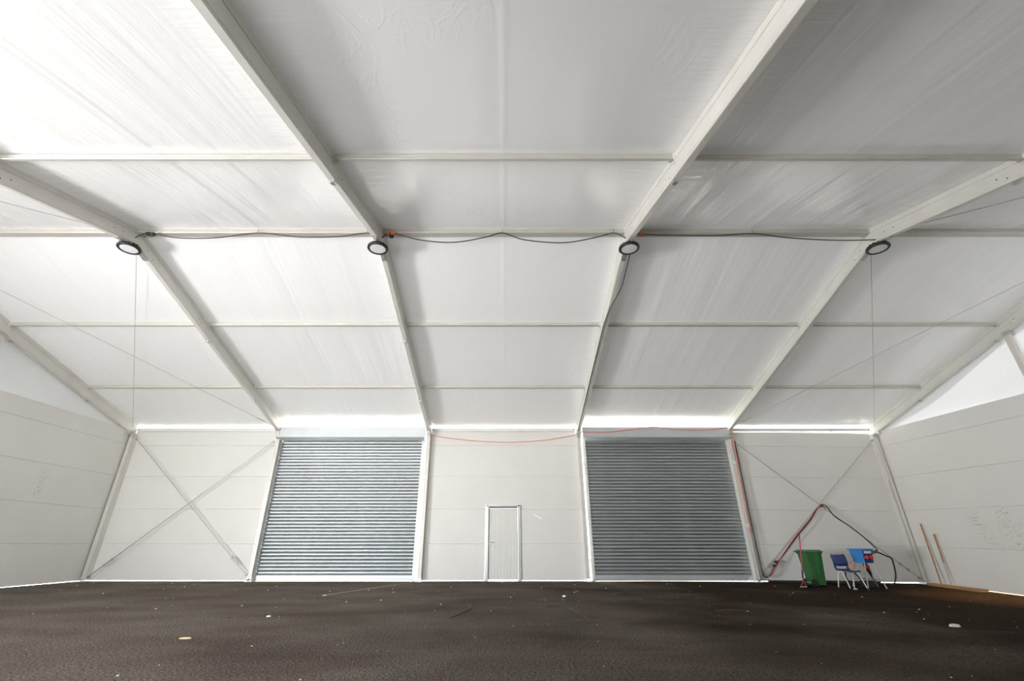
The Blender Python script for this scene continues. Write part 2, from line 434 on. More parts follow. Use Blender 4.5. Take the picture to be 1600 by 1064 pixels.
def gable(side):
    sg = 1 if side == 'right' else -1
    wl = structure(empty('wall_' + side, (0, 0, 0)))
    zf = (lambda s_: -.06 - .028 * min(6, YB - s_)) if sg > 0 else None
    ax = '+x' if sg > 0 else '-x'
    for r, (z0, z1) in enumerate(ROWS):
        mat = PANEL
        if sg > 0 and r == 1: mat = PANEL_R
        if sg < 0 and r == 2: mat = PANEL_L
        wall_panel(wl, mat, 10.16, 15.22, z0, z1, .08, ax, zf)
        if sg > 0:
            wall_panel(wl, PANEL, 5.0, 10.15, z0, z1, .08, ax, zf); wall_panel(wl, PANEL, YF, 4.99, z0, z1, .08, ax, zf)
        else:                                            # the gable door stands open between y = 0 and 3.15
            wall_panel(wl, PANEL, 5.0, 10.15, z0, z1, .08, ax); wall_panel(wl, PANEL, 3.15, 4.99, z0, z1, .08, ax)
            if r > 1: wall_panel(wl, PANEL, YF, 3.14, z0, z1, .08, ax)
    # fabric triangle above the panels
    pts = []; me = bpy.data.meshes.new('gable_fabric'); vs = []; fs = []; n = 60; k = 12
    for i in range(n + 1):
        y = YF + (YB - YF) * i / n
        zl = 4.40 + (zf(y) if zf else 0)
        zt = max(zl + .02, roof(y, .0))
        for j in range(k + 1):
            t = j / k
            vs.append((sg * (12.60 + .02 * math.sin(PI * t) * math.sin(y * 1.3 + 1)), y, zl + (zt - zl) * t))
    for i in range(n):
        for j in range(k):
            a = i * (k + 1) + j; fs.append((a, a + 1, a + k + 2, a + k + 1))
    me.from_pydata(vs, [], fs); me.update(); me.materials.append(FAB_G)
    for p in me.polygons: p.use_smooth = True
    link('gable_fabric', me, wl)
    # white flashing along the panel tops
    fl = MB()
    prof = [(-.004, 4.482), (.09, 4.482), (.09, 4.50), (-.004, 4.50)]
    st = [YF, 5, 10.16, 12, 15.0]
    fl.sweep(prof, [lambda p, y=y: Vector((sg * (12.5 + p[0]), y, p[1] + (zf(y) if zf else 0))) for y in st])
    fl.build('flashing', LEDGE, wl)
gable('left'); gable('right')

wall_front = structure(empty('wall_front', (0, 0, 0)))
for (z0, z1) in ROWS[3:]: wall_panel(wall_front, PANEL, -6.24, -2.56, z0, z1 + (.12 if z1 > 4.4 else 0), .08, '-y')
for (z0, z1) in ROWS[3:]: wall_panel(wall_front, PANEL, -11.44, -7.96, z0, z1 + (.12 if z1 > 4.4 else 0), .08, '-y')
for (a, b) in ((-12.42, -11.45), (-7.95, -7.55), (-7.45, -6.25), (-2.55, 2.45), (2.55, 7.45), (7.55, 12.42)):
    for (z0, z1) in ROWS: wall_panel(wall_front, PANEL, a, b, z0, z1 + (.12 if z1 > 4.4 else 0), .08, '-y')

# ------------------------------------------------------------------ frame of the hall
FRAME_NAME = ['at the left gable', 'left of the left shutter', 'between left shutter and door', 'between door and right shutter',
              'right of the right shutter', 'at the right gable']
BAY_NAME = ['left end bay', 'left shutter bay', 'door bay', 'right shutter bay', 'right end bay']
RAFT = [(-.055, -.015), (.055, -.015), (.055, .075), (.043, .08), (.043, .092), (.055, .097), (.055, .285), (.049, .29), (.049, .298), (.055, .303),
        (.055, .318), (.046, .325), (-.046, .325), (-.055, .318), (-.055, .303), (-.049, .298), (-.049, .29), (-.055, .285), (-.055, .097), (-.043, .092), (-.043, .08), (-.055, .075)]
def rafter(i, far):
    x = BAYS[i]
    root = empty('roof_rafter', (x, YR, ZR))
    ya, yb = (YR, YB - .02) if far else (YR, YF)
    mb = MB(); mb.sweep(RAFT, [lambda p, y=y: Vector((p[0], y - YR, roof(y, p[1]) - ZR)) for y in (ya, yb)])
    mb.build('profile', ALU, root)
    s = 1 if far else -1
    # purlin clamps under the rafter with their bolts
    for d in ((2.688, 5.344) if far else (2.688,)):
        y = YR + s * (d + (.22 if far else -.24)); z = roof(y, .33) - ZR
        c = MB(); c.bbox((-.03, y - YR - .035, z - .035), (.03, y - YR + .035, z + .01), .006)
        c.tube([(-.05, y - YR, z - .02), (.05, y - YR, z - .02)], .014, 8)
        c.build('clamp', STEEL, root)
        for sx in (-1, 1):
            q = MB(); yy = YR + s * d
            q.bbox((sx * .055 if sx > 0 else -.085, yy - YR - .05, roof(yy, .11) - ZR), (.085 if sx > 0 else -.055, yy - YR + .05, roof(yy, -.0) - ZR), .006)
            q.tube([(sx * .07, yy - YR, roof(yy, .14) - ZR), (sx * .11, yy - YR, roof(yy, .14) - ZR)], .016, 8)
            q.build('purlin_shoe', ALU, root)
    # drilled holes near the joints
    holes = [(.35, .12), (.55, .12), (2.3, .12), (2.42, .17)] if not far else [(.3, .12), (.5, .16), (2.4, .14), (2.3, .12)]
    for dd, off in holes:
        y = YR + s * dd
        for sx in (-1, 1):
            h = MB(); h.tube([(sx * .0545, y - YR, roof(y, off + .07) - ZR), (sx * .0565, y - YR, roof(y, off + .07) - ZR)], .011, 8)
            h.build('bolt_hole', BLACK, root)
    # foot plate at the ridge joint
    if far:
        pl = MB()
        pl.sweep([(-.4, 0), (0, 0), (.4, 0), (.4, .02), (0, .02), (-.4, .02)],
                 [lambda p, xx=xx: Vector((xx, p[0], roof(YR + p[0], .33 + p[1]) - ZR)) for xx in (-.045, .045)])
        for yy in (-.3, -.12, .12, .3):
            pl.tube([(0, yy, roof(YR + yy, .35) - ZR), (0, yy, roof(YR + yy, .385) - ZR)], .016, 6)
        pl.build('ridge_plate', STEEL, root)
        br = MB()       # corner bracket towards the column
        yy = YB - .26 - YR
        br.bbox((-.062, yy - .08, roof(YR + yy, .40) - ZR), (.062, yy + .12, roof(YR + yy, .28) - ZR), .008)
        for sx in (-1, 1):
            br.tube([(sx * .03, yy - .1, roof(YR + yy, .36) - ZR), (sx * .03, yy - .06, roof(YR + yy, .36) - ZR)], .018, 6)
        br.build('eave_bracket', STEEL, root)
    tag(root, ('aluminium roof rafter from the ridge to the back wall ' if far else 'aluminium roof rafter on the near slope above the camera ') + FRAME_NAME[i],
        'rafter', 'aluminium roof rafters')
for i in range(6): rafter(i, True)
for i in range(1, 5): rafter(i, False)

def purlin(bay, y, row, hw=.034, hh=.085):
    a, b = BAYS[bay] + .06, BAYS[bay + 1] - .06
    root = empty('roof_purlin', ((a + b) / 2, y, roof(y)))
    mb = MB(); n = (b - a) / 2
    sl = M if y < YR - .1 else (-M if y > YR + .1 else 0)
    prof = [(-hw, 0), (hw, 0), (hw, .03), (hw * .86, .034), (hw * .86, .042), (hw, .046), (hw, hh - .008), (hw - .008, hh), (-hw + .008, hh), (-hw, hh - .008), (-hw, .046), (-hw * .86, .042), (-hw * .86, .034), (-hw, .03)]
    mb.sweep(prof, [lambda p, x=x: Vector((x, p[0], p[0] * sl - p[1])) for x in (-n, n)])
    mb.build('rail', ALU_P, root)
    for s in (-1, 1):
        e = MB(); x = s * (n - .05)
        e.bbox((x - .02, -hw - .004, -hh - .012), (x + .02, hw + .004, -hh + .004), .003)
        e.tube([(x, 0, -hh - .005), (x, 0, -hh - .03)], .011, 6)
        e.build('end_bolt', STEEL, root)
    tag(root, 'aluminium purlin across the %s, %s' % (BAY_NAME[bay], row), 'purlin', 'aluminium roof purlins')
for b_ in (1, 2, 3): purlin(b_, YR - 2.688, 'on the near slope')
for b_ in range(5): purlin(b_, YR, 'along the ridge', .075, .10)
for b_ in range(5): purlin(b_, YR + 2.688, 'midway down the far slope', .03, .075)
for b_ in range(5): purlin(b_, YR + 5.344, 'lowest row above the back wall', .03, .075)

def eave_rail(bay):
    a, b = BAYS[bay] + .07, BAYS[bay + 1] - .07
    root = empty('eave_rail', ((a + b) / 2, YB, 4.50))
    n = (b - a) / 2
    MB().bbox((-n, -.03, -.012), (n, .06, .085), .006).build('rail', LEDGE, root)
    for s in (-1, 1):
        MB().tube([(s * (n - .06), -.036, .04), (s * (n - .06), -.026, .04)], .018, 8).build('bolt', BLACK, root)
    for q in (-.9, .1, 1.1):
        MB().bbox((q - .03, -.03, -.03), (q + .03, -.0, .0), .005).build('clip', LEDGE, root)
    tag(root, 'white eave rail on top of the wall panels in the ' + BAY_NAME[bay], 'rail', 'white eave rails')
for b_ in (0, 2, 4): eave_rail(b_)

COLP = [(-.055, 0), (-.055, .05), (-.047, .053), (-.047, .063), (-.055, .066), (-.055, .21), (.055, .21), (.055, .066), (.047, .063), (.047, .053), (.055, .05), (.055, 0), (.012, 0), (.008, .006), (-.008, .006), (-.012, 0)]
def column(i):
    x = BAYS[i]; corner = i in (0, 5)
    if corner: x = math.copysign(12.40, x)
    zb = floor_z(x, 14.95)
    root = empty('wall_column', (x, YB - .21, zb))
    top = 4.36 - zb
    MB().sweep(COLP, [lambda p, z=z: Vector((p[0], p[1], z)) for z in (.07, top)]).build('profile', ALU, root)
    b = MB(); b.bbox((-.11, -.06, 0), (.11, .2, .012), .003)
    for sx in (-1, 1):
        b.bbox((sx * .058 - .006, .0, .01), (sx * .058 + .006, .18, .13), .003)
        b.tube([(sx * .085, -.03, .01), (sx * .085, -.03, .04)], .013, 6)
    b.build('base_plate', ALU_B, root)
    h = MB(); h.bbox((-.06, -.012, top - .12), (.06, .05, top + .02), .006)
    for z in (top - .09, top - .02): h.tube([(-.075, .02, z), (.075, .02, z)], .014, 6)
    h.build('head_bracket', STEEL, root)
    if i == 5:
        s = MB(); s.box((-.066, .0, .1), (-.056, .02, 2.95)); s.build('dark_gap_strip', GREYT, root)  # strip standing in for the dark gap between panel and column
    tag(root, 'aluminium wall column standing ' + FRAME_NAME[i], 'column', 'aluminium wall columns')
for i in range(6): column(i)

def gable_post(sg):
    y = 10.05; x = sg * 12.44; zb = floor_z(x, y)
    root = empty('gable_post', (x, y, zb)); top = roof(y, .33) - zb
    MB().sweep([(-.05, -.06), (.05, -.06), (.05, .06), (.01, .06), (.006, .052), (-.006, .052), (-.01, .06), (-.05, .06)],
               [lambda p, z=z: Vector((p[0], p[1], z)) for z in (.012, top)]).build('profile', ALU, root)
    MB().bbox((-.09, -.1, 0), (.09, .1, .012), .003).build('base_plate', ALU_B, root)
    h = MB(); h.bbox((-.06, -.075, top - .1), (.06, .075, top + .0), .006); h.tube([(-.08, 0, top - .05), (.08, 0, top - .05)], .016, 6)
    h.build('head_bracket', STEEL, root)
    tag(root, 'aluminium post in the %s gable wall under its rafter' % ('right' if sg > 0 else 'left'), 'post', 'gable posts')
gable_post(-1); gable_post(1)

# ------------------------------------------------------------------ bracing
def brace(name, a, b, r, label, cat, group, mat, buckle_at=None, plate=True):
    a, b = Vector(a), Vector(b); root = empty(name, a); d = (b - a)
    MB().tube([Vector(), d], r, 6).build('rod', mat, root)
    if buckle_at is not None:
        c = d * buckle_at; u = d.normalized()
        k = MB(); o = u.orthogonal().normalized() * r * 2.2
        k.tube([c - u * .12 + o, c + u * .12 + o], r * .7, 6); k.tube([c - u * .12 - o, c + u * .12 - o], r * .7, 6)
        k.tube([c - u * .15, c - u * .10], r * 2.8, 8); k.tube([c + u * .10, c + u * .15], r * 2.8, 8)
        k.build('turnbuckle', STEEL, root)
    if plate:
        for e, s in ((Vector(), 1), (d, -1)):
            q = e + d.normalized() * .07 * s
            MB().tube([e, q], r * 2.6, 6).build('end_fitting', STEEL, root)
    tag(root, label, cat, group); return root
YW = 14.99
brace('cross_brace', (-12.28, YW, 4.24), (-7.61, YW, .16), .013, 'steel brace rod falling to the right across the left end wall bay', 'brace', 'wall brace rods', STEEL, .90)
brace('cross_brace', (-7.61, YW - .04, 4.12), (-12.28, YW - .04, .12), .013, 'steel brace rod falling to the left across the left end wall bay', 'brace', 'wall brace rods', STEEL, .90)
brace('cross_brace', (12.28, YW, 4.18), (7.62, YW, .16), .013, 'steel brace rod falling to the left behind the green bin', 'brace', 'wall brace rods', STEEL, .92)
brace('cross_brace', (7.63, YW - .04, 4.10), (12.28, YW - .04, .08), .013, 'steel brace rod falling to the right behind the blue box', 'brace', 'wall brace rods', STEEL, .92)
def roof_wire(x0, x1, far, label):
    y1 = YB - .25 if far else YF + .3
    a = Vector((x0, YR + (.1 if far else -.1), roof(YR, .17))); b = Vector((x1, y1, roof(y1, .17)))
    return brace('roof_wire', a, b, .0055, label, 'wire', 'roof bracing wires', WIRE, .93 if far else None, False)
for sg, nm in ((-1, 'left'), (1, 'right')):
    roof_wire(sg * 7.56, sg * 12.42, True, 'thin bracing wire from the %s outer lamp to the %s back corner' % (nm, nm))
    roof_wire(sg * 12.42, sg * 7.58, True, 'thin diagonal bracing wire from the %s gable ridge to the shutter top' % nm)
    roof_wire(sg * 7.56, sg * 12.42, False, 'thin bracing wire on the near roof slope beyond the %s outer rafter' % nm)

# ------------------------------------------------------------------ roller shutters
def slat_mesh(wd):
    """one curved galvanised slat, bulging into the hall, with its hinge bead at the bottom"""
    mb = MB(); prof = []
    for k in range(9):
        t = k / 8; z = .012 + t * .094
        prof.append((-.020 * math.sin(PI * t) ** .8, z))
    for k in range(5):                                   # bead
        a = PI / 2 - PI * k / 4
        prof.insert(0, (-.004 - .007 * math.cos(a) , .006 + .006 * math.sin(a)))
    back = [(q[0] + .006, q[1]) for q in reversed(prof)]
    pr = prof + back
    mb.sweep(pr, [lambda p, x=x: Vector((x, p[0], p[1])) for x in (-wd / 2, wd / 2)])
    me = mb.mesh('slat'); me.materials.append(GALV); return me
def shutter(xc, wd, label):
    root = empty('roller_shutter', (xc, YB, 0))
    me = slat_mesh(wd)
    z = .16
    while z < 4.17:
        link('slat', me, root, (0, .02, z)); z += .1
    bb = MB(); bb.bbox((-wd / 2, -.03, .055), (wd / 2, .03, .16), .006); bb.box((-wd / 2, -.02, .012), (wd / 2, .02, .056))
    bb.build('bottom_rail', HOODM, root)
    for sx in (-1, 1):                                  # guide channel: a C that holds the slat ends
        g = MB(); x0 = sx * (wd / 2 - .02); x1 = sx * (wd / 2 + (.145 if xc < 0 and sx > 0 else .075))
        g.sweep([(x0, -.05), (x1, -.05), (x1, .06), (x0, .06), (x0, .05), (x1 - sx * .01, .05), (x1 - sx * .01, -.04), (x0, -.04)],
                [lambda p, z=z: Vector((p[0], p[1], z)) for z in (.0, 4.2)])
        gd = g.build('guide', HOODM, root)
        for z in (.55, 2.0, 3.4):
            c = MB(); xx = sx * (wd / 2 + .085); c.bbox((xx - .03, -.045, z - .05), (xx + .03, .03, z + .05), .006); c.build('fixing_lug', ALU_B, gd)
    # hood: folded sheet, sloping lower lip, closed ends
    hw = 2.46
    hd = MB()
    prof = [(-.31, 4.55), (-.31, 4.235), (-.16, 4.158), (-.16, 4.164), (-.305, 4.24), (-.305, 4.55)]
    hd.sweep(prof, [lambda p, x=x: Vector((x, p[0], p[1])) for x in (-hw, hw)])
    hd.tube([(-hw, -.305, 4.55), (hw, -.305, 4.55)], .008, 8)
    hd.build('hood', HOODM, root)
    lip = MB(); lip.sweep([(-.16, 4.158), (-.16, 4.166), (.0, 4.195), (.0, 4.187)], [lambda p, x=x: Vector((x, p[0], p[1])) for x in (-hw, hw)])
    lip.build('hood_underside', HOODM, root)
    for sx in (-1, 1):
        e = MB(); e.sweep([(-.31, 4.55), (-.31, 4.235), (-.16, 4.158), (.0, 4.158), (.0, 4.25)], [lambda p, x=x: Vector((sx * x, p[0], p[1])) for x in (hw - .004, hw + .002)])
        e.build('end_plate', HOODM, root)
    MB().box((-hw, -.30, 4.395), (hw, -.02, 4.402)).build('bounce_tray', LEDGE, root)  # unseen white reflector, added to bounce sun onto the ceiling above
    rl = MB(); rl.tube([(-hw + .01, -.10, 4.262), (hw - .01, -.10, 4.262)], .065, 16); rl.build('roll', GALV, root)
    tag(root, label, 'shutter', 'roller shutters'); return root
shutter(-5.08, 4.72, 'bright galvanised roller shutter to the left of the white door')
shutter(5.08, 4.74, 'grey galvanised roller shutter to the right of the white door')

# ------------------------------------------------------------------ white door in the back wall
def build_door():
    root = structure(empty('door_1', (-.02, YB, 0)))
    x0, x1, zt = -.555, .555, 2.14
    for s in (-1, 1):
        f = MB()
        a, b = (x0, x0 + .105) if s < 0 else (x1 - .105, x1)
        f.bbox((a, -.045, .02), (b, .09, zt), .012)
        g = (b - .02) if s < 0 else a
        f.bbox((g, -.028, .02), (g + .02, .09, zt - .1), .004)
        f.build('door_jamb', ALU_B, root)
        MB().bbox((a - .01, -.08, 0), (b + .01, .1, .022), .004).build('jamb_foot', STEEL, root)
    h = MB(); h.sweep([(-.045, zt), (.09, zt), (.09, zt - .10), (-.02, zt - .10), (-.045, zt - .04)], [lambda p, x=x: Vector((x, p[0], p[1])) for x in (x0 + .02, x1 - .02)])
    h.build('door_header', ALU_B, root)
    # leaf with shallow vertical ribs
    n = 9; la, lb = x0 + .106, x1 - .106; wd = (lb - la) / n
    prof = []
    for k in range(n):
        a = la + k * wd
        prof += [(a + .004, .012), (a + .012, .006), (a + wd - .012, .006), (a + wd - .004, .012)]
    prof += [(lb, .05), (la, .05)]
    lf = MB(); lf.sweep(prof, [lambda p, z=z: Vector((p[0], p[1], z)) for z in (.055, zt - .105)])
    leaf = lf.build('door_leaf', DOORM, root)
    p = MB(); p.bbox((la + .02, -.006, .93), (la + .055, .008, 1.12), .004); p.build('handle_plate', ALU_B, leaf)
    hd = MB(); hd.tube(smooth_path([(la + .038, -.004, 1.06), (la + .038, -.05, 1.06), (la + .06, -.058, 1.06), (la + .17, -.056, 1.058)], 4), .011, 8); hd.build('door_handle', STEEL, leaf)
    MB().tube([(la + .038, -.014, .97), (la + .038, .0, .97)], .014, 10).build('lock_cylinder', BLACK, leaf)
    MB().bbox((la, .0, .035), (lb, .02, .06), .004).build('drip_sill', ALU_B, leaf)
build_door()
# pale scratch on the panel to the right of the door is a strip of tape
tp = MB(); mt = Matrix.Translation((1.07, YB - .002, 1.795)) @ Matrix.Rotation(math.radians(30), 4, 'Y')
tp.box((-.15, -.003, -.018), (.15, .002, .018), mt)
tag(tp.build('tape_strip', simple('white_tape', (.95, .95, .94), .3, 0, .01)), 'short white tape strip stuck slanting on the panel right of the door', 'tape')

# ------------------------------------------------------------------ high-bay lamps at the ridge
LAMP_LABEL = ['round black rimmed high-bay lamp under the ridge, leftmost of four', 'round black rimmed high-bay lamp under the ridge beside two orange plugs, left of centre',
              'round black rimmed high-bay lamp under the ridge beside hanging black cable, right of centre', 'round black rimmed high-bay lamp under the ridge, rightmost of four']
def lamp(i):
    x = BAYS[i + 1]; root = empty('high_bay_lamp', (x + (-.03 if x < 0 else .02), YR - .02, 6.41))
    rim = .205
    h = MB(); h.lathe([(.0, .13), (.075, .13), (.085, .11), (.09, .07), (.15, .055), (rim - .01, .04), (rim, .02), (rim, -.01), (rim - .012, -.022), (rim - .035, -.022), (rim - .055, -.010)], 40)
    h.build('housing', BLACK, root)
    MB().lathe([(.0, -.016), (.08, -.018), (.12, -.016), (rim - .053, -.012)], 40).build('lens', LENS, root)
    for k in range(12):
        m = Matrix.Rotation(2 * PI * k / 12, 4, 'Z'); f = MB(); f.box((.085, -.003, .05), (.155, .003, .095), m); f.build('cooling_fin', BLACK, root)
    hk = MB(); hk.tube([(0, 0, .12), (0, 0, .155)], .02, 8)
    hk.tube([(.022 * math.cos(a), 0, .17 + .022 * math.sin(a)) for a in [k * PI / 6 for k in range(13)]], .006, 6)
    hk.build('hook', STEEL, root)
    tag(root, LAMP_LABEL[i], 'lamp', 'high-bay lamps under the ridge')
for i in range(4): lamp(i)

# ------------------------------------------------------------------ cables under the ridge
def cable(name, pts, r, mat, label, cat='cable', group=None, sub=6, extra=None):
    root = empty(name, pts[0]); P = smooth_path(local(root, pts), sub)
    MB().tube(P, r, 6).build('wire', mat, root)
    if extra: extra(root)
    tag(root, label, cat, group); return root
YC = 7.36
def ties(root, pts):
    for p in local(root, pts):
        t = MB(); t.tube([(p.x, p.y, p.z - .01), (p.x, p.y, p.z + .07), (p.x, p.y + .04, p.z + .12)], .004, 5); t.build('cable_tie', BLACK, root)
def plugs(root, pts, mat):
    for p in local(root, pts):
        t = MB(); t.tube([p + Vector((-.045, 0, .0)), p + Vector((-.03, 0, 0)), p + Vector((.03, 0, 0)), p + Vector((.05, 0, .0))], [.02, .036, .036, .016], 10); t.build('plug', mat, root)
sag1 = [(-7.40, YC, 6.60), (-7.17, YC, 6.71), (-6.55, YC, 6.60), (-5.78, YC, 6.60), (-4.97, YC, 6.72), (-4.1, YC, 6.62), (-3.33, YC, 6.63), (-2.76, YC, 6.72), (-2.52, YC, 6.60)]
cable('lamp_cable', sag1, .011, DARKC, 'black lamp cable sagging under the ridge in the left shutter bay', 'cable', 'lamp cables along the ridge',
      extra=lambda r: (ties(r, [(-4.97, YC, 6.72), (-2.76, YC, 6.72)]), plugs(r, [(-7.17, YC, 6.70), (-7.06, YC - .02, 6.67)], BLACK)))
sag2 = [(-2.46, YC, 6.58), (-2.34, YC, 6.70), (-2.19, YC, 6.70), (-1.64, YC, 6.54), (-.99, YC, 6.49), (-.35, YC, 6.62), (-.03, YC, 6.72), (.42, YC, 6.55), (1.19, YC, 6.48), (1.85, YC, 6.61), (2.22, YC, 6.72), (2.46, YC, 6.58)]
cable('lamp_cable', sag2, .011, DARKC, 'black lamp cable with two orange plugs sagging under the ridge in the door bay', 'cable', 'lamp cables along the ridge',
      extra=lambda r: (ties(r, [(-.03, YC, 6.72), (2.22, YC, 6.72)]), plugs(r, [(-2.34, YC, 6.72), (-2.23, YC, 6.72)], ORANGE), plugs(r, [(-2.25, YC - .02, 6.62)], BLACK)))
sag3 = [(2.60, YC, 6.58), (2.70, YC, 6.70), (2.9, YC, 6.68), (3.54, YC, 6.66), (4.31, YC, 6.66), (5.04, YC, 6.70), (5.72, YC, 6.60), (6.61, YC, 6.54), (7.39, YC, 6.55), (7.50, YC, 6.57)]
cable('lamp_cable', sag3, .011, DARKC, 'black lamp cable with orange plugs sagging under the ridge in the right shutter bay', 'cable', 'lamp cables along the ridge',
      extra=lambda r: (ties(r, [(5.04, YC, 6.70)]), plugs(r, [(2.66, YC, 6.72), (2.76, YC - .02, 6.66)], ORANGE)))
cable('drop_cable', [(2.62, 7.7, 6.50), (2.62, 8.1, 6.36), (2.60, 8.6, 6.17), (2.48, 9.2, 6.00), (2.43, 9.75, 5.86), (2.43, 10.6, 5.62), (2.44, 12.1, 5.20), (2.45, 13.7, 4.73), (2.46, 14.75, 4.43)], .010, DARKC,
      'thin dark cable running from the lamp down the rafter right of the door bay')
# red extension cable along the back wall
cable('extension_cable', [(-2.46, 14.92, 4.33), (-2.3, 15.05, 4.31), (-1.87, 15.08, 4.25), (-1.01, 15.09, 4.16), (.06, 15.09, 4.11), (1.14, 15.09, 4.16), (2.0, 15.05, 4.27), (2.46, 14.92, 4.35)], .012, PINKC,
      'orange-red cable swagged across the top of the wall above the white door')
cable('extension_cable', [(2.56, 14.83, 4.40), (3.46, 14.82, 4.395), (4.21, 14.82, 4.475), (4.97, 14.82, 4.555), (5.8, 14.82, 4.485), (6.44, 14.82, 4.465), (6.97, 14.82, 4.49), (7.5, 14.82, 4.55)], .012, REDC,
      'red cable draped along the front of the right shutter hood')
def clips(root):
    for p in local(root, [(7.50, 14.90, 3.42), (7.48, 14.90, 1.52)]):
        c = MB(); c.bbox((p.x - .04, p.y - .03, p.z - .06), (p.x + .04, p.y + .03, p.z + .06), .012); c.build('cable_clip', WHITEM, root)
cable('extension_cable', [(7.57, 14.80, 4.5), (7.575, 14.84, 4.2), (7.57, 14.86, 3.78), (7.545, 14.88, 3.07), (7.53, 14.88, 2.29), (7.525, 14.88, 1.64), (7.53, 14.88, 1.3)], .017, PINKC,
      'orange-red cable clipped down the right edge of the right shutter', extra=clips)
def hang(root):
    for p in local(root, [(9.93, 14.90, 2.10), (8.02, 14.9, .42), (8.1, 14.92, .52)]):
        c = MB(); c.tube([p + Vector((-.03, 0, .0)), p + Vector((.03, 0, .02))], .035, 8); c.build('cable_tie', BLACK, root)
cable('supply_cable', [(7.63, 14.90, 4.12), (7.62, 14.89, 3.18), (7.61, 14.89, 2.2), (7.61, 14.89, 1.37), (7.62, 14.89, .66), (7.64, 14.89, .20), (7.72, 14.89, .12), (7.86, 14.89, .2), (8.03, 14.89, .40), (8.37, 14.89, .72), (8.88, 14.89, 1.20), (9.44, 14.89, 1.68), (9.72, 14.89, 1.98), (9.93, 14.89, 2.11),
                       (10.07, 14.89, 2.06), (10.22, 14.88, 1.79), (10.57, 14.87, 1.52), (10.87, 14.85, 1.23), (11.08, 14.75, .90), (10.75, 14.3, .84), (10.2, 13.9, .82)], .019, DARKC,
      'black supply cable hung over the crossing of the right wall braces', extra=hang)
cable('red_supply_cable', [(7.74, 14.86, .12), (7.9, 14.85, .21), (8.05, 14.85, .38), (8.33, 14.85, .72), (8.84, 14.85, 1.22), (9.40, 14.85, 1.70), (9.70, 14.85, 2.0), (9.92, 14.85, 2.06), (10.0, 14.86, 2.02)], .012, REDC,
      'red cable twisted along the black cable up the right wall brace')
cable('supply_cable', [(10.2, 13.86, .78), (10.75, 14.4, .78), (11.1, 14.75, .79), (11.35, 14.82, .70), (11.52, 14.84, .62), (11.53, 14.84, .42), (11.46, 14.80, .18), (11.28, 14.7, -.01), (10.9, 14.4, -.03)], .022, DARKC,
      'thick black cable looping down to the floor beside the blue box')
cable('floor_cable', [(7.78, 14.95, .05), (7.98, 14.93, .0), (8.3, 14.93, -.01), (8.9, 14.9, -.02), (9.6, 14.85, -.03), (10.4, 14.8, -.035), (11.2, 14.8, -.04)], .014, RUBBER,
      'black cable lying along the foot of the wall behind the bin')

# ------------------------------------------------------------------ things in the right corner
rs = MB(); rs.sweep([(-.05, .0), (.05, .0), (.04, .055), (-.03, .06)], [lambda p, q=q: Vector((q, 15.08 + p[0], floor_z(q, 15.08) + p[1] * h)) for q, h in ((7.85, .9), (8.6, 1.1), (9.4, 1.3), (10.2, 1.2), (10.9, 1.1), (11.15, .9))])  # added dark strip, covers the bright gap under the wall panels
tag(rs.build('gap_block_strip', RUBBER), 'black strip added along the wall foot to block light, behind bin and chair', 'strip')

def wheelie_bin():
    x, y = 8.56, 13.95; root = empty('wheelie_bin', (x, y, floor_z(x, y) + .002), math.radians(3))
    b = MB()
    # body: narrower at the foot, back to the left (where the wheels are), open rim
    lo = (-.15, -.15, .17, .15); hi = (-.21, -.20, .22, .20)
    b.frustum(lo, hi, .035, .84)
    b.frustum((-.225, -.215, .235, .215), (-.23, -.22, .24, .22), .80, .85)
    for s in (-1, 1):                                   # raised ribs on the sides
        for xx in (-.08, .06):
            b.frustum((xx - .012, s * .148 - .012, xx + .012, s * .148 + .012), (xx - .02, s * .203 - .012, xx + .02, s * .203 + .012), .12, .78)
    b.build('body', GREEN, root)
    l = MB(); l.frustum((-.24, -.235, .255, .235), (-.20, -.19, .20, .19), .852, .90); l.bbox((-.245, -.24, .842), (.26, .24, .864), .008)
    l.build('lid', GREEN, root)
    h = MB(); h.tube([(-.20, -.15, .82), (-.31, -.15, .86), (-.31, .15, .86), (-.20, .15, .82)], .016, 8); h.build('handle', GREEN, root)
    MB().tube([(-.165, -.19, .085), (-.165, .19, .085)], .012, 8).build('axle', STEEL, root)
    for s in (-1, 1):
        wv = MB(); m = Matrix.Rotation(PI / 2, 4, 'X')
        wv.lathe([(.0, -.022), (.03, -.022), (.035, -.014), (.07, -.014), (.075, -.022), (.085, -.02), (.09, 0), (.085, .02), (.075, .022), (.07, .014), (.035, .014), (.03, .022), (0, .022)], 24, (-.165, s * .185, .09), m)
        wv.build('wheel', RUBBER, root)
    tag(root, 'green wheelie bin with closed lid standing by the right back wall', 'bin')
wheelie_bin()

def rake():
    x, y = 7.92, 13.50; z = floor_z(x, y); root = empty('red_handled_scoop', (x, y, z + .004))
    top = Vector((.26, .05, 1.28)); foot = Vector((.075, .05, .25))
    MB().tube([foot, foot.lerp(top, .5), top], .016, 8).build('handle', REDH, root)
    MB().tube([top, top + (top - foot).normalized() * .05], .02, 8).build('grip_end', BLACK, root)
    MB().tube([foot + (top - foot).normalized() * .14, foot - (top - foot).normalized() * .04], .022, 8).build('socket', BLACK, root)
    bl = MB()
    bl.tube([foot, (.03, .03, .13), (-.07, -.02, .02)], .011, 6); bl.tube([foot, (.07, .03, .13), (.05, -.03, .02)], .009, 6)
    bl.build('fork', REDH, root)
    bl2 = MB(); bl2.bbox((-.10, -.05, .0), (.07, -.01, .022), .005); bl2.build('head', STEEL, root)
    tag(root, 'red-handled long tool leaning in front of the green bin', 'tool')
rake()

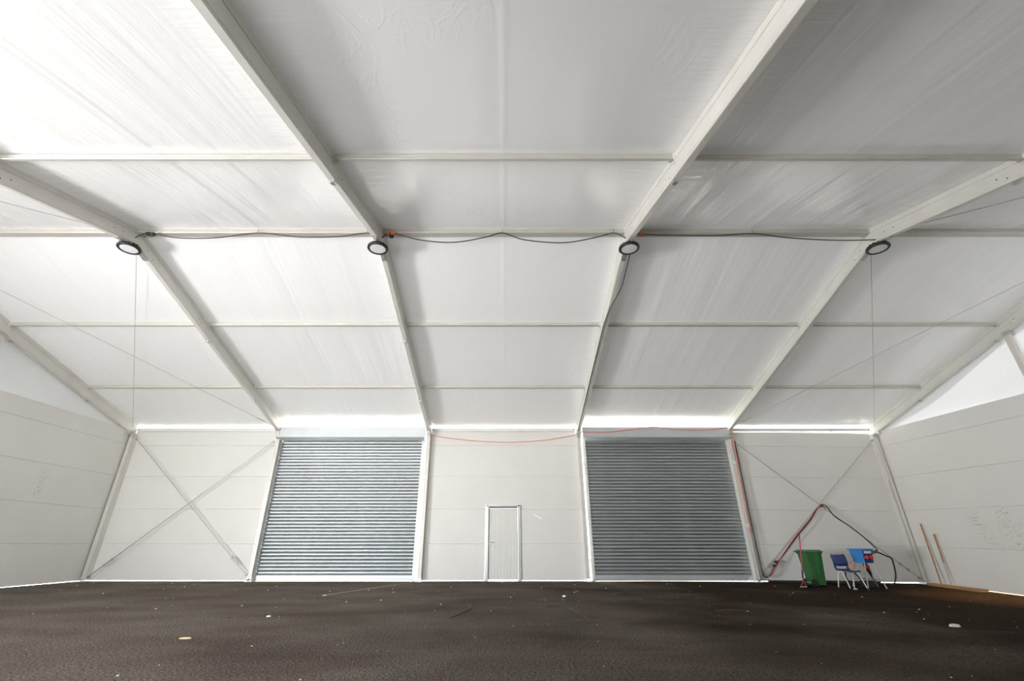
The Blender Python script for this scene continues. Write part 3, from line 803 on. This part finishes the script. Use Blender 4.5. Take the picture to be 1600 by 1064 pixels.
def chair():
    x, y = 9.06, 13.30; root = empty('plastic_chair', (x, y, floor_z(x, y)), 0)
    # shell: seat and back in one moulding, with the slot between them; faces the camera side (-y)
    def shell_part(name, rows, mat):
        mb = MB(); n = 8; vs = []; fs = []; th = .008
        for (yy, zz, hw, curve) in rows:
            for k in range(n + 1):
                u = -1 + 2 * k / n; vs.append(Vector((u * hw, yy - curve * u * u, zz + (0.012 * u * u))))
        R = len(rows)
        for j in range(R - 1):
            for k in range(n):
                a = j * (n + 1) + k; fs.append((a, a + 1, a + n + 2, a + n + 1))
        me = bpy.data.meshes.new(name); me.from_pydata(vs, [], fs); me.update(); me.materials.append(mat)
        for p in me.polygons: p.use_smooth = True
        o = link(name, me, root); md = o.modifiers.new('thick', 'SOLIDIFY'); md.thickness = th; md.offset = 0; return o
    shell_part('seat', [(-.25, .395, .17, 0), (-.235, .418, .19, 0), (-.18, .428, .20, 0), (0, .415, .20, 0), (.12, .415, .195, 0), (.165, .435, .19, 0), (.18, .455, .185, .01)], BLUE)
    shell_part('backrest', [(.205, .52, .19, .02), (.215, .60, .20, .03), (.235, .70, .20, .03), (.25, .77, .195, .025), (.255, .80, .175, .02)], BLUE)
    for s in (-1, 1):
        MB().sweep([(-.025, -.004), (.025, -.004), (.025, .004), (-.025, .004)],
                   [lambda p, q=q: Vector((s * .165 + p[0], q[0] + p[1], q[1])) for q in ((.175, .445), (.19, .48), (.206, .53))]).build('side_web', BLUE, root)
    for s in (-1, 1):
        f = MB(); X = s * .19
        f.tube(smooth_path([(X + s * .03, -.26, .0), (X + s * .005, -.10, .36), (X, -.02, .40), (X, .05, .385), (X + s * .005, .10, .34), (X + s * .02, .22, .0)], 5), .0125, 8)
        f.build('leg_frame', WHITEM, root)
        for yy in (-.26, .22):
            MB().tube([(X + s * .03, yy, .0), (X + s * .03, yy * .97, .035)], .017, 8).build('rubber_foot', RUBBER, root)
    MB().tube([(-.19, .0, .398), (.19, .0, .398)], .011, 8).build('crossbar', WHITEM, root)
    tag(root, 'dark blue plastic chair with white tube legs beside the blue box', 'chair')
chair()

def power_box():
    x, y = 9.78, 13.62; root = empty('power_box', (x, y, floor_z(x, y)))
    b = MB(); b.frustum((-.07, -.15, .17, .26), (-.10, -.20, .18, .30), .60, .925); b.build('cabinet', BLUEB, root)
    MB().bbox((-.135, -.24, .925), (.205, .34, .955), .01).build('lid', BLUEB, root)
    # sockets on the dark front
    MB().sweep([(-.058, .615), (.158, .615), (.168, .905), (-.085, .905)], [lambda p, d=d: Vector((p[0], -.152 - (p[1] - .6) * .154 - d, p[1])) for d in (.0, .012)]).build('front_plate', NAVY, root)
    MB().bbox((-.06, -.222, .835), (.13, -.19, .895), .006).build('rating_label', PLASTER, root)
    for k, xx in enumerate((-.02, .095)):
        s = MB(); m = Matrix.Rotation(math.radians(72), 4, 'X')
        s.lathe([(.0, .05), (.042, .05), (.047, .04), (.047, .0), (.052, -.01)], 20, (xx, -.20, .735), m); sk = s.build('socket', RED, root)
    # splayed tube stand with lower ring
    feet = [(-.23, -.22), (.24, -.24), (.40, .28), (-.22, .36)]; tops = [(-.06, -.12), (.15, -.12), (.15, .24), (-.06, .24)]
    for (fx, fy), (tx, ty) in zip(feet, tops):
        l = MB(); l.tube([(fx, fy, .0), (tx, ty, .62)], .014, 8); l.build('leg', GREYT, root)
    ring = []
    for (fx, fy), (tx, ty) in zip(feet, tops):
        t = .2 / .62; ring.append((fx + (tx - fx) * t, fy + (ty - fy) * t, .2))
    r = MB()
    for k in range(4): r.tube([ring[k], ring[(k + 1) % 4]], .011, 8)
    r.build('stretcher', GREYT, root)
    tag(root, 'bright blue power distribution box with red sockets on a tube stand', 'box')
    # transformer block standing inside the stand
    t = empty('black_transformer', (x - .02, y + .02, floor_z(x, y)))
    MB().bbox((-.10, -.02, .0), (.16, .18, .17), .02).build('case', RUBBER, t)
    MB().tube(smooth_path([(-.07, .08, .16), (-.06, .08, .22), (.03, .08, .23), (.11, .08, .22), (.12, .08, .16)], 5), .012, 8).build('handle', GREYT, t)
    tag(t, 'black block with grey handle on the floor under the blue box', 'box')
    pg = MB(); pg.tube([(-.02, -.06, .598), (.0, -.06, .50), (.05, -.06, .36), (.07, -.06, .25)], [.05, .055, .04, .018], 12); pg = pg.build('hanging_plug', RUBBER, root)
    MB().tube([(-.01, -.10, .53), (-.02, -.155, .515)], .04, 14).build('plug_cap', RED, pg)
    MB().tube(smooth_path([(.07, -.06, .25), (.09, -.08, .20), (.10, -.16, .10), (.02, -.24, .02)], 5), .014, 8).build('flex', RUBBER, pg)
power_box()
# small tall red thing standing on the chair seat
sp = empty('orange_bottle', (9.215, 13.32, floor_z(9.1, 13.3) + .432))
MB().lathe([(0, 0), (.022, 0), (.024, .01), (.022, .09), (.012, .13), (.008, .17), (0, .18)], 16).build('bottle_body', ORANGE, sp)
MB().lathe([(.0, .0), (.012, 0), (.011, .035), (0, .037)], 12, (0, 0, .165)).build('cap', RED, sp)
tag(sp, 'small orange bottle with a tapered neck on the blue chair', 'bottle')
wc = MB(); wc.bbox((-.05, -.025, 0), (.05, .025, .016), .006); o = wc.build('white_cloth', LEDGE); o.location = (9.20, 13.16, floor_z(9.1, 13.3) + .432)
tag(o, 'small folded white cloth on the blue chair seat', 'cloth')

def coil(name, c, n, r0, label):
    pts = []; rnd = random.Random(3)
    for k in range(n * 14 + 1):
        a = k * 2 * PI / 14; r = r0 + .03 * math.sin(a * 1.3) ; z = .018 + .018 * (k / 14) + .008 * math.sin(a * 2.1)
        pts.append((c[0] + r * 1.25 * math.cos(a), c[1] + r * math.sin(a), floor_z(*c) + z))
    o = MB().tube(pts, .016, 6).build(name, RUBBER); tag(o, label, 'cable')
coil('coiled_cable', (9.50, 14.50), 4, .26, 'black cable coiled flat on the floor behind chair and blue box')
cable('hose_loop', [(9.36, 13.78, -.03), (9.32, 13.80, .2), (9.37, 13.82, .34), (9.47, 13.83, .36), (9.60, 13.84, .29), (9.72, 13.86, .16), (9.83, 13.9, .0)], .017, RUBBER,
      'black hose arching off the floor between chair and blue box', 'hose')

def pole(name, foot, top, r, mats, label, group):
    f, t = Vector(foot), Vector(top); root = empty(name, f); d = t - f
    if len(mats) == 1:
        MB().tube([Vector(), d], r, 10).build('shaft', mats[0], root)
    else:
        MB().tube([Vector(), d * .42], r * .9, 10).build('lower_shaft', mats[1], root)
        MB().tube([d * .42, d], r, 10).build('shaft', mats[0], root)
    MB().tube([d * .995, d * 1.006], r * 1.12, 10).build('end_cap', WOOD, root)
    tag(root, label, 'pole', group)
pole('wooden_pole', (12.26, 14.28, floor_z(12.3, 14.3) + .085), (12.455, 14.50, 1.55), .019, [WOOD], 'taller brown wooden pole leaning on the right gable wall nearest the corner', 'poles leaning on the right gable')
pole('wooden_pole', (12.30, 14.02, floor_z(12.3, 14.0) + .085), (12.455, 14.17, 1.26), .019, [WOOD, GREYT], 'shorter pole with grey lower half leaning on the right gable wall', 'poles leaning on the right gable')
pk = empty('timber_plank', (12.27, 13.85, floor_z(12.3, 13.9)))
zt_ = [floor_z(12.3, 13.85 + d) - floor_z(12.3, 13.85) for d in (-.75, .8)]
MB().sweep([(-.12, .0), (.12, .0), (.12, .055), (.11, .06), (-.11, .06), (-.12, .055)], [lambda p, q=q: Vector((p[0], q[0], p[1] + q[1])) for q in ((-.75, zt_[0]), (.8, zt_[1]))]).build('board', WOOD, pk)
tag(pk, 'brown timber plank lying along the foot of the right gable wall', 'plank')

# ------------------------------------------------------------------ litter on the floor
def flake(r, rnd):
    n = 6; vs = []; h = r * .35
    ring = [(r * rnd.uniform(.6, 1.1) * math.cos(2 * PI * k / n), r * rnd.uniform(.5, 1) * math.sin(2 * PI * k / n)) for k in range(n)]
    vs = [(a, b, 0) for a, b in ring] + [(a * .75, b * .75, h) for a, b in ring]
    fs = [tuple(range(n, 2 * n))] + [(k, (k + 1) % n, n + (k + 1) % n, n + k) for k in range(n)]
    return vs, fs
rnd = random.Random(11)
lit = MB()
for k in range(260):
    y = 3.6 + 11.2 * rnd.random() ** .7; x = rnd.uniform(-1, 1) * min(12.2, 1.25 * y + 1)
    vs, fs = flake(rnd.choice([.004, .005, .006, .008, .009, .016]) * (1 if y < 8 else 1.35), rnd)
    a = rnd.uniform(0, 6.28); lit.add([(x + p[0] * math.cos(a) - p[1] * math.sin(a), y + p[0] * math.sin(a) + p[1] * math.cos(a), floor_z(x, y) + .001 + p[2]) for p in vs], fs)
o = lit.build('litter', PLASTER); o['kind'] = 'stuff'; o['label'] = 'pale grit and paper flecks scattered over the dark floor'; o['category'] = 'litter'
grit = MB()
for k in range(300):
    y = 3.6 + 11 * rnd.random() ** .8; x = rnd.uniform(-1, 1) * min(12.2, 1.25 * y + 1)
    vs, fs = flake(rnd.choice([.006, .008, .012, .018]), rnd); grit.add([(x + p[0] * 1.6, y + p[1], floor_z(x, y) + .001 + p[2]) for p in vs], fs)
o = grit.build('grit', BARK); o['kind'] = 'stuff'; o['label'] = 'dark crumbs and leaf bits scattered over the floor'; o['category'] = 'litter'
def chip(name, x, y, ln, wd, th, rz, mat, label, cat):
    mb = MB(); mb.sweep([(-wd, 0), (wd, 0), (wd * .8, th), (-wd * .6, th * .9)], [lambda p, q=q: Vector((q[0], p[0] * q[1], p[1] * q[2])) for q in ((-ln, .5, .7), (-ln * .3, 1, 1), (ln * .6, .9, 1), (ln, .3, .6))])
    o = mb.build(name, mat); o.location = (x, y, floor_z(x, y)); o.rotation_euler = (0, 0, rz); tag(o, label, cat); return o
chip('wood_chip', -3.69, 6.17, .065, .02, .014, .05, PALEWOOD, 'pale splinter of wood lying on the floor at lower left', 'wood chip')
chip('pale_stone', 6.19, 7.23, .075, .045, .03, .2, PLASTER, 'flat pale stone lying alone on the dark floor at right', 'stone')
chip('pale_stone', -3.55, 7.9, .03, .022, .02, .4, PLASTER, 'tiny white stone on the floor ahead of the left shutter', 'stone')
chip('pale_stone', 9.0, 13.1, .05, .03, .03, .1, PLASTER, 'little white lump on the floor in front of the blue chair', 'stone')
def twig(name, pts, r, label):
    P = smooth_path([(x, y, floor_z(x, y) + r * .8 + z) for x, y, z in pts], 5); n = len(P)
    o = MB().tube(P, [r * (1 - .7 * k / n) for k in range(n)], 6).build(name, BARK); tag(o, label, 'twig')
twig('twig', [(.75, 9.0, 0), (.95, 8.95, .02), (1.08, 8.7, .01), (1.16, 8.1, .01), (1.22, 7.5, 0)], .013, 'thin bent dark twig lying on the floor right of centre')
twig('twig', [(-.62, 9.2, 0), (-.55, 8.7, .01), (-.62, 8.2, .015), (-.78, 7.7, 0)], .016, 'curved dark strip lying on the floor left of centre')
twig('twig', [(3.5, 8.6, 0), (3.8, 8.5, .01), (4.2, 8.45, 0)], .01, 'short dark twig lying on the floor in front of the right shutter')
